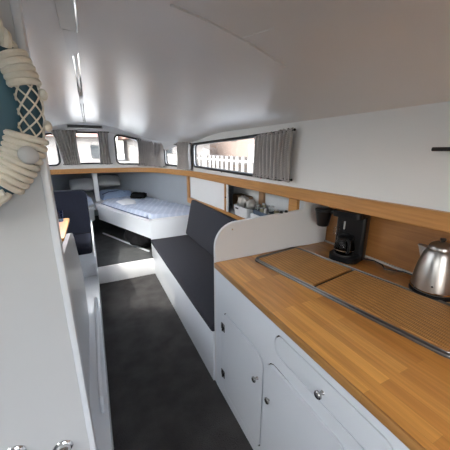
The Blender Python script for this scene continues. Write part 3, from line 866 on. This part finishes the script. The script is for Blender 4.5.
def quilt(name, poly, z, th, m, label, cat, seed=0, amp=.012, step=.045, droop=None):
    """soft cloth lying on the bed: meshed outline with rolling folds"""
    bm = bmesh.new()
    edge = poly
    def dist(x, y):
        best = 9
        for (x1, y1), (x2, y2) in zip(poly, poly[1:] + poly[:1]):
            a = Vector((x1, y1)); b = Vector((x2, y2)); p = Vector((x, y)); ab = b - a
            t = max(0, min(1, (p - a).dot(ab) / ab.length_squared)); best = min(best, (p - a - ab * t).length)
        return best
    def top(x, y, d):
        if d: return Vector((x, y, z))
        e = dist(x, y); k = math.sqrt(max(0, 1 - (1 - min(e / .05, 1)) ** 2))
        f = noise.noise(Vector((x * 3.1 + seed, y * 3.1, 0))) * .6 + .5 * abs(noise.noise(Vector((x * 7 + seed, y * 5, 3)))) + .25 * noise.noise(Vector((x * 16, y * 12 + seed, 5)))
        return Vector((x, y, z + .004 + (th + amp * 2.2 * f) * k))
    # refine the outline
    out = []
    for (x1, y1), (x2, y2) in zip(poly, poly[1:] + poly[:1]):
        L_ = math.hypot(x2 - x1, y2 - y1); n = max(1, int(L_ / step))
        for k in range(n): out.append((x1 + (x2 - x1) * k / n, y1 + (y2 - y1) * k / n))
    sheet(bm, out, [], top, 1, step)
    o = obj(name, bm, m, origin=(sum(p[0] for p in poly) / len(poly), sum(p[1] for p in poly) / len(poly), z), smooth=80)
    if label: tag(o, label, cat)
    return o
MT = BZ + .072
dv = quilt('duvet', [(.60, 3.33), (.34, 4.0), (.10, 4.68), (.16, 4.95), (.55, 5.15), (.80, 4.95), (1.02, 4.45), (1.24, 3.85), (1.36, 3.36)], MT, .03, M['duvet'], 'pale blue striped duvet spread over the right-hand berth', 'duvet', 2, .016)
quilt('duvet', [(-.42, 3.78), (-.2, 4.25), (-.02, 4.75), (-.05, 5.1), (-.5, 5.2), (-.8, 4.95), (-1.02, 4.45), (-1.2, 3.95), (-1.26, 3.78)], MT, .10, M['duvet'], 'pale blue duvet on the left-hand berth behind the navy seat', 'duvet', 8, .016)
quilt('folded_blanket', [(.12, 4.98), (.07, 5.35), (.22, 5.62), (.50, 5.50), (.66, 5.20), (.52, 5.12)], MT + .005, .10, M['blanket'], 'folded pale blue blanket at the head of the bed before the pillows', 'blanket', 4, .02)
# navy piping on the folded blanket and duvet edge
def edgepipe(pts, nm, parent, r=.007):
    bm = bmesh.new(); tube(bm, [Vector(p) for p in pts], r, 7); obj(nm, bm, M['duvet_edge'], parent)
edgepipe([(.575, 3.36, MT + .004), (.45, 3.68, MT + .002), (.325, 4.0, MT + .006), (.2, 4.36, MT + .003), (.09, 4.68, MT + .005)], 'piping', dv)
edgepipe([(.13, 5.0, MT + .10), (.24, 5.12, MT + .125), (.38, 5.18, MT + .125), (.52, 5.16, MT + .10)], 'piping', bpy.data.objects['folded_blanket'], .006)
def pillow(cx, cy, cz, w, h, d, rx, rz, label):
    bm = bmesh.new(); bmesh.ops.create_cube(bm, size=2.0); bmesh.ops.subdivide_edges(bm, edges=bm.edges[:], cuts=9, use_grid_fill=True)
    for v in bm.verts:
        x, y, z = v.co; e = (1 - abs(x) ** 3.2) * (1 - abs(y) ** 3.2)
        v.co = Vector((x * w / 2 * (1 - .06 * y * y), y * h / 2 * (1 - .06 * x * x), z * d / 2 * (max(e, 0) ** .5 * .95 + .05) + .012 * noise.noise(Vector((x * 2, y * 2, cx * 9)))))
    bmesh.ops.transform(bm, matrix=Matrix.Translation((cx, cy, cz)) @ Matrix.Rotation(rz, 4, 'Z') @ Matrix.Rotation(rx, 4, 'X'), verts=bm.verts)
    mz = min(v.co.z for v in bm.verts)
    tag(obj('pillow', bm, M['pillow'], origin=(cx, cy, mz), smooth=80), label, 'pillow', 'pillows at the bow end of the bed')
pillow(-.17, 5.52, .90, .40, .30, .13, .55, .05, 'white pillow leaning left of the white post')
pillow(.29, 5.70, .93, .42, .30, .13, .55, -.1, 'white pillow leaning right of the white post')
bm = bmesh.new(); bx(bm, .015, .085, 4.90, 4.96, .675, rail_z(4.8) - .03, .008)
struct('trim_10', bm, M['wall'])
# towel, black camera bag
bm = bmesh.new()
tw = quilt('towel', [(.30, 4.50), (.37, 4.16), (.56, 4.20), (.58, 4.42), (.50, 4.72)], MT + .045, .014, M['sheet'], 'small white folded towel lying on the striped duvet', 'towel', 6, .008, .03)
bm.free()
lump('black_bag', (.68, 4.72, MT + .085), (.13, .085, .055), M['bag'], 'small black cloth pouch on the duvet behind the white towel', 'pouch', seed=3, amp=.45)
# things under the berth
lump('duffel_bag', (.56, 3.95, .33), (.22, .42, .17), M['bag'], 'large black duffel bag stowed beneath the right-hand berth', 'bag', seed=11, amp=.25, fr=1.6, sub=4)

# ------------------------------------------------------------------ dinette on the left
ds = thing('dinette_bench', 'navy upholstered bench with tall backrest on white box, facing aft', 'bench', (-.35, 3.3, .2))
bm = bmesh.new(); bx(bm, -.95, -.075, 3.0, 3.62, .2, .455, .003); obj('seat_box', bm, M['cab'], ds)
bm = bmesh.new()
prism(bm, [(2.93, .2), (3.66, .2), (3.66, .66)] + [(3.45 - .04, .66)] + [(3.05, .50), (2.93, .44)], lambda a, b, d: Vector((-.073 + d, a, b)), .014); obj('side_panel', bm, M['cab'], ds)
obj('seat_cushion', cushion(-.92, -.082, 2.97, 3.55, .457, .535, .025), M['navy'], ds)
bm = bmesh.new(); 
prism(bm, rrect(-.92, -.078, .54, 1.045, .06, 6, (0, 1, 1, 0)), lambda a, b, d: Vector((a, 3.54 + d + .05 * (b - .54), b)), .09)
bv = [e for e in bm.edges if len(e.link_faces) == 2 and e.calc_face_angle(0) > 1.2 and abs(e.verts[0].co.y - e.verts[1].co.y) < .04]
bmesh.ops.bevel(bm, geom=bv, offset=.02, segments=3, affect='EDGES')
obj('back_cushion', bm, M['navy'], ds)
tb = thing('dinette_table', 'small wood topped table in front of the navy bench at the left', 'table', (-.55, 2.68, .2))
bm = bmesh.new(); prism(bm, rrect(-.95, -.245, 2.3, 3.02, .03, 4), lambda a, b, d: Vector((a, b, .825 + d)), .024); obj('table_top', bm, M['counter'], tb)
bm = bmesh.new(); bx(bm, -.93, -.262, 2.315, 3.0, .775, .824, .003); obj('apron', bm, M['cab'], tb)
bm = bmesh.new(); tube(bm, [(-.6, 2.66, .2), (-.6, 2.66, .78)], .03, 20); lathe(bm, [(0, 0), (.11, 0), (.1, .012), (.035, .02), (0, .02)], (-.6, 2.66, .2), 28); obj('pedestal', bm, M['chrome'], tb)
# glass on the table
bm = bmesh.new(); lathe(bm, [(0, 0), (.028, 0), (.034, .1), (.0325, .1), (.027, .004), (0, .004)], (-.315, 2.9, .850), 24)
tag(obj('drinking_glass', bm, glass('blue_glass', (.55, .7, .9)), origin=(-.315, 2.9, .850)), 'pale blue glass standing on the small wood table', 'glass')
# near bench with the curved white end panel
nb = thing('near_bench', 'white curved end panel of the near bench just past the partition', 'bench', (-.5, 1.7, .2))
prof = [(1.05, .2), (2.20, .2), (2.26, .5), (2.18, .66), (2.03, .84), (1.96, .94), (1.87, 1.0), (1.75, 1.03), (1.4, 1.05), (1.05, 1.06)]
bm = bmesh.new(); prism(bm, prof, lambda a, b, d: Vector((-.15 - d, a, b)), .02); obj('end_panel', bm, M['door'], nb)
bm = bmesh.new(); bx(bm, -.95, -.172, 1.45, 2.05, .2, .455, .003); obj('seat_box', bm, M['cab'], nb)
obj('seat_cushion', cushion(-.92, -.178, 1.5, 2.1, .457, .535, .025), M['navy'], nb)
obj('back_cushion', cushion(-.92, -.178, 1.36, 1.45, .46, 1.0, .025), M['navy'], nb)
# chrome grab tube low by the plinth
bm = bmesh.new(); tube(bm, [(-.088, 2.3, .2), (-.088, 2.3, .30), (-.088, 2.22, .335), (-.088, 1.35, .335), (-.088, 1.25, .30), (-.088, 1.25, .2)], .011, 12)
tag(obj('grab_rail', bm, M['cab'], origin=(-.088, 1.8, .2)), 'low white tube rail along the plinth edge by the aisle', 'rail')

# ------------------------------------------------------------------ ceiling fittings
lt = thing('track_light', 'narrow aluminium light track running fore and aft along the ceiling', 'light track', (0, 2.8, 1.93))
bm = bmesh.new(); bx(bm, -.042, .018, .25, 1.40, ceil_z(0, 1) - .018, ceil_z(0, 1) - .001, .004); obj('cover_channel', bm, M['plastic'], lt)
bm = bmesh.new(); prism(bm, [(-.036, 1.405), (.016, 1.405), (.016, 1.66), (.006, 1.74), (-.022, 1.74), (-.034, 1.66)], lambda a, b, d: Vector((a, b, ceil_z(0, 1) - .017 + d)), .016); obj('end_cap', bm, M['alu'], lt)
bm = bmesh.new(); bx(bm, .014, .021, .25, 1.40, ceil_z(0, 1) - .022, ceil_z(0, 1) - .002, .001); obj('bright_edge', bm, M['chrome'], lt)
for xo in (-.012, .012):
    bm = bmesh.new(); tube(bm, [(xo, y, ceil_z(0, y) - .007) for y in [1.7 + .1 * k for k in range(12)]], .0055, 8); obj('rail', bm, M['chrome'], lt)
bm = bmesh.new(); bx(bm, -.015, .015, 2.8, 3.25, ceil_z(0, 3.2) - .012, ceil_z(0, 2.8) - .001, .003); obj('joiner', bm, M['alu'], lt)
for xo in (-.011, .011):
    bm = bmesh.new(); tube(bm, [(xo, y, ceil_z(0, y) - .006) for y in [3.2 + .125 * k for k in range(12)]], .005, 8); obj('rail', bm, M['chrome'], lt)
# roof panel seams
bm = bmesh.new(); tube(bm, [(.30 + .50 * u, 1.02 + .03 * u, ceil_z(.30 + .5 * u, 1.0) - .0005) for u in [k / 20 for k in range(21)]], .006, 8)
struct('trim_11', bm, M['wall'])
bm = bmesh.new(); tube(bm, [(.575 + .04 * u, 1.02 - .14 * u, ceil_z(.575 + .04 * u, 1.0) - .0005) for u in [k / 6 for k in range(7)]], .003, 8)
struct('trim_12', bm, M['wall'])
# vent slot above the centre window
vt = thing('air_vent', 'narrow dark slatted vent above the middle bow window', 'vent', (0, 4.69, 1.80))
bm = bmesh.new(); bx(bm, -.235, .235, 4.66, 4.70, 1.80, 1.855, .004); obj('housing', bm, M['plastic'], vt)
bm = bmesh.new()
for k in range(2): bx(bm, -.225, .225, 4.655, 4.66, 1.832 - .018 * k, 1.846 - .018 * k, .001)
obj('slots', bm, M['black'], vt)

# ------------------------------------------------------------------ curtains
def curtain(s0, s1, zt0, zt1, zb, label, gath=.6, off=.05, waist=None, lean=0.0, rod=True, b0=None, b1=None):
    b0 = s0 if b0 is None else b0; b1 = s1 if b1 is None else b1
    p, _ = path((s0 + s1) / 2)
    t = thing('curtain', label, 'curtain', (p.x, p.y, zb), 'grey curtains at the cabin windows')
    n = max(24, int((s1 - s0) / .0045)); rows = 18
    bm = bmesh.new()
    folds = max(4, (s1 - s0) / .042)
    def fn(u, v):
        z = (zt0 * (1 - u) + zt1 * u) * (1 - v) + zb * v
        w = 1 - .10 * math.sin(PI * v) if waist is None else 1 - waist * math.sin(PI * v)
        a0 = s0 + (b0 - s0) * v; a1 = s1 + (b1 - s1) * v; c = (a0 + a1) / 2
        s = c + (a0 + (a1 - a0) * u - c) * w + .004 * math.sin(9 * u + 5 * v)
        amp = .017 + .005 * math.sin(PI * v)
        hf = math.sin(2 * PI * folds * u + 1.1 * math.sin(7 * u) + .5 * v)
        ge = .004 * math.sin(2 * PI * folds * 2.7 * u) * (1 - sm(0, .09, v) + sm(.9, 1, v))
        return onpath(s, z - .006 * (math.sin(2 * PI * folds * 1.3 * u) if v in (0, 1) else 0), off + amp * hf + ge)
    grid(bm, n, rows, fn)
    bm.normal_update(); bmesh.ops.solidify(bm, geom=bm.faces[:], thickness=.0012)
    obj('cloth', bm, M['curtain'], t, smooth=80)
    for zz0, zz1, nm in ((zt0 - .012, zt1 - .012, 'top_wire'), (zb + .012, zb + .012, 'bottom_wire')):
        bm = bmesh.new(); a0, a1 = (s0, s1) if nm == 'top_wire' else (b0, b1)
        tube(bm, [onpath(a0 - .012 + (a1 - a0 + .024) * k / 12, zz0 + (zz1 - zz0) * k / 12, off) for k in range(13)], .004, 8)
        for e, ze in ((a0 - .012, zz0), (a1 + .012, zz1)):
            bmesh.ops.create_icosphere(bm, subdivisions=2, radius=.0085, matrix=Matrix.Translation(onpath(e, ze, off)))
        obj(nm, bm, M['black'], t)
    return t
curtain(-.46, -.13, 1.775, 1.785, 1.282, 'grey curtain left of the middle bow window', b0=-.345, b1=-.13, waist=.05)
curtain(.155, .315, 1.775, 1.775, 1.282, 'grey curtain right of the middle bow window')
curtain(s_of(.74, 4.67), s_of(.955, 4.39), 1.69, 1.64, 1.255, 'grey curtain at the right corner of the second bow window')
curtain(s_of(.975, 4.36), s_of(1.04, 4.13), 1.64, 1.61, 1.25, 'narrow grey curtain at the bow end of the small side window')
curtain(s_of(1.135, 3.68), s_of(1.185, 3.30), 1.60, 1.59, 1.255, 'grey curtain between the small and the long side window', waist=.12)
curtain(s_of(1.2, 1.83), s_of(1.2, 1.40), 1.60, 1.632, 1.302, 'wide grey curtain closing the aft end of the long side window', off=.045, waist=.03)
# little window catches
for s, z, m, lb in ((s_of(1.2, 1.80), 1.29, 'red', 'tiny red catch below the forward edge of the wide grey curtain'), (s_of(1.2, 2.52), 1.285, 'black', 'tiny black catch on the sill of the long side window')):
    bm = bmesh.new(); bmesh.ops.create_icosphere(bm, subdivisions=2, radius=.007, matrix=Matrix.Translation(onpath(s, z, .006)))
    tag(obj('catch', bm, M[m], origin=tuple(onpath(s, z, 0))), lb, 'catch')

# ------------------------------------------------------------------ outside
bm = bmesh.new(); bx(bm, -60, 60, -60, 80, -.42, -.4)
tag(obj('harbour_water', bm, M['water'], smooth=0), 'harbour water around the boat', 'water', kind='structure')
bm = bmesh.new(); bx(bm, 2.6, 40, -8, 60, -.4, .78); bx(bm, -40, 2.6, 12, 60, -.4, .78)
tag(obj('quay', bm, M['quay'], smooth=0), 'concrete quay beyond the windows', 'quay', kind='structure')
fn_ = thing('picket_fence', 'white picket fence along the quay outside the long side window', 'fence', (3.4, 7, .78))
npk = 0
bmS = bmesh.new()
y = 2.6
while y < 15:
    bx(bmS, 3.395, 3.41, y, y + .12, .80, 1.335); y += .30
obj('pickets', bmS, M['fence'], fn_)
bm = bmesh.new(); bx(bm, 3.41, 3.45, 2.5, 15, .86, .92); bx(bm, 3.41, 3.45, 2.5, 15, 1.2, 1.25); obj('rails', bm, M['fence'], fn_)
for yy in (2.6, 5.6, 8.6, 11.6, 14.6):
    bm = bmesh.new(); bx(bm, 3.37, 3.47, yy - .05, yy + .05, .78, 1.62 if yy == 5.6 else 1.42, .005); obj('post', bm, M['fence'], fn_)
bm = bmesh.new(); bx(bm, 3.9, 4.6, 2.5, 15, .78, 1.30)
bmesh.ops.subdivide_edges(bm, edges=bm.edges[:], cuts=10, use_grid_fill=True)
for v in bm.verts: v.co += Vector((noise.noise(v.co * 3), noise.noise(v.co * 3 + Vector((5, 0, 0))), noise.noise(v.co * 3 + Vector((0, 5, 0))))) * .08
tag(obj('hedge', bm, M['slat'], origin=(4.2, 8, .78)), 'dark brown hedge directly behind the picket fence', 'hedge')
def house(name, x0, x1, y0, y1, h, rh, wallm, label, wins, face):
    b = thing(name, label, 'building', ((x0 + x1) / 2, (y0 + y1) / 2, .78))
    bm = bmesh.new(); bx(bm, x0, x1, y0, y1, .78, .78 + h); obj('walls', bm, wallm, b, smooth=0)
    bm = bmesh.new(); z = .78 + h; e = .35
    if face == 'x':
        prism(bm, [(x0 - e, z - .02), (x1 + e, z - .02), ((x0 + x1) / 2, z + rh)], lambda p, q, d: Vector((p, y0 - e + d, q)), y1 - y0 + 2 * e)
    else:
        prism(bm, [(y0 - e, z - .02), (y1 + e, z - .02), ((y0 + y1) / 2, z + rh)], lambda p, q, d: Vector((x0 - e + d, p, q)), x1 - x0 + 2 * e)
    obj('roof', bm, M['roof'], b, smooth=0)
    for c, zz, w, hh in wins:
        bm = bmesh.new()
        if face == 'x': bx(bm, x0 - .04, x0 + .02, c - w / 2, c + w / 2, zz, zz + hh)
        else: bx(bm, c - w / 2, c + w / 2, y0 - .04, y0 + .02, zz, zz + hh)
        obj('window', bm, M['pane'], b, smooth=0)
    return b
house('quay_house', 9, 17, 6, 34, 4.6, 2.2, M['stucco'], 'long cream quayside house beyond the picket fence', [(11.5, 2.0, .5, .7), (12.6, 2.0, .5, .7), (17, 2.1, .9, 1.0), (22, 2.1, .9, 1.0), (28, 2.1, .9, 1.0)], 'x')
house('harbour_house', -5.2, 1.2, 19, 24, 1.5, 2.6, M['stucco2'], 'low white harbour house with red roof ahead of the bow', [(-3.6, 1.0, .8, .8), (-1.2, 1.0, .6, .9), (.45, 1.0, .6, .8)], 'y')
house('harbour_house', 2.4, 7.2, 17, 22, 1.4, 2.4, M['stucco2'], 'low white harbour house right of the bow with red roof', [(3.2, 1.1, .7, .7), (4.4, 1.1, .5, .9), (5.8, 1.1, .8, .7)], 'y')
house('harbour_house', -14, -6.4, 16, 22, 1.8, 2.4, M['stucco2'], 'low white harbour house left of the bow with red roof', [(-12, 1.0, .8, .9), (-9.6, 1.0, .8, .9), (-7.6, 1.0, .6, .9)], 'y')
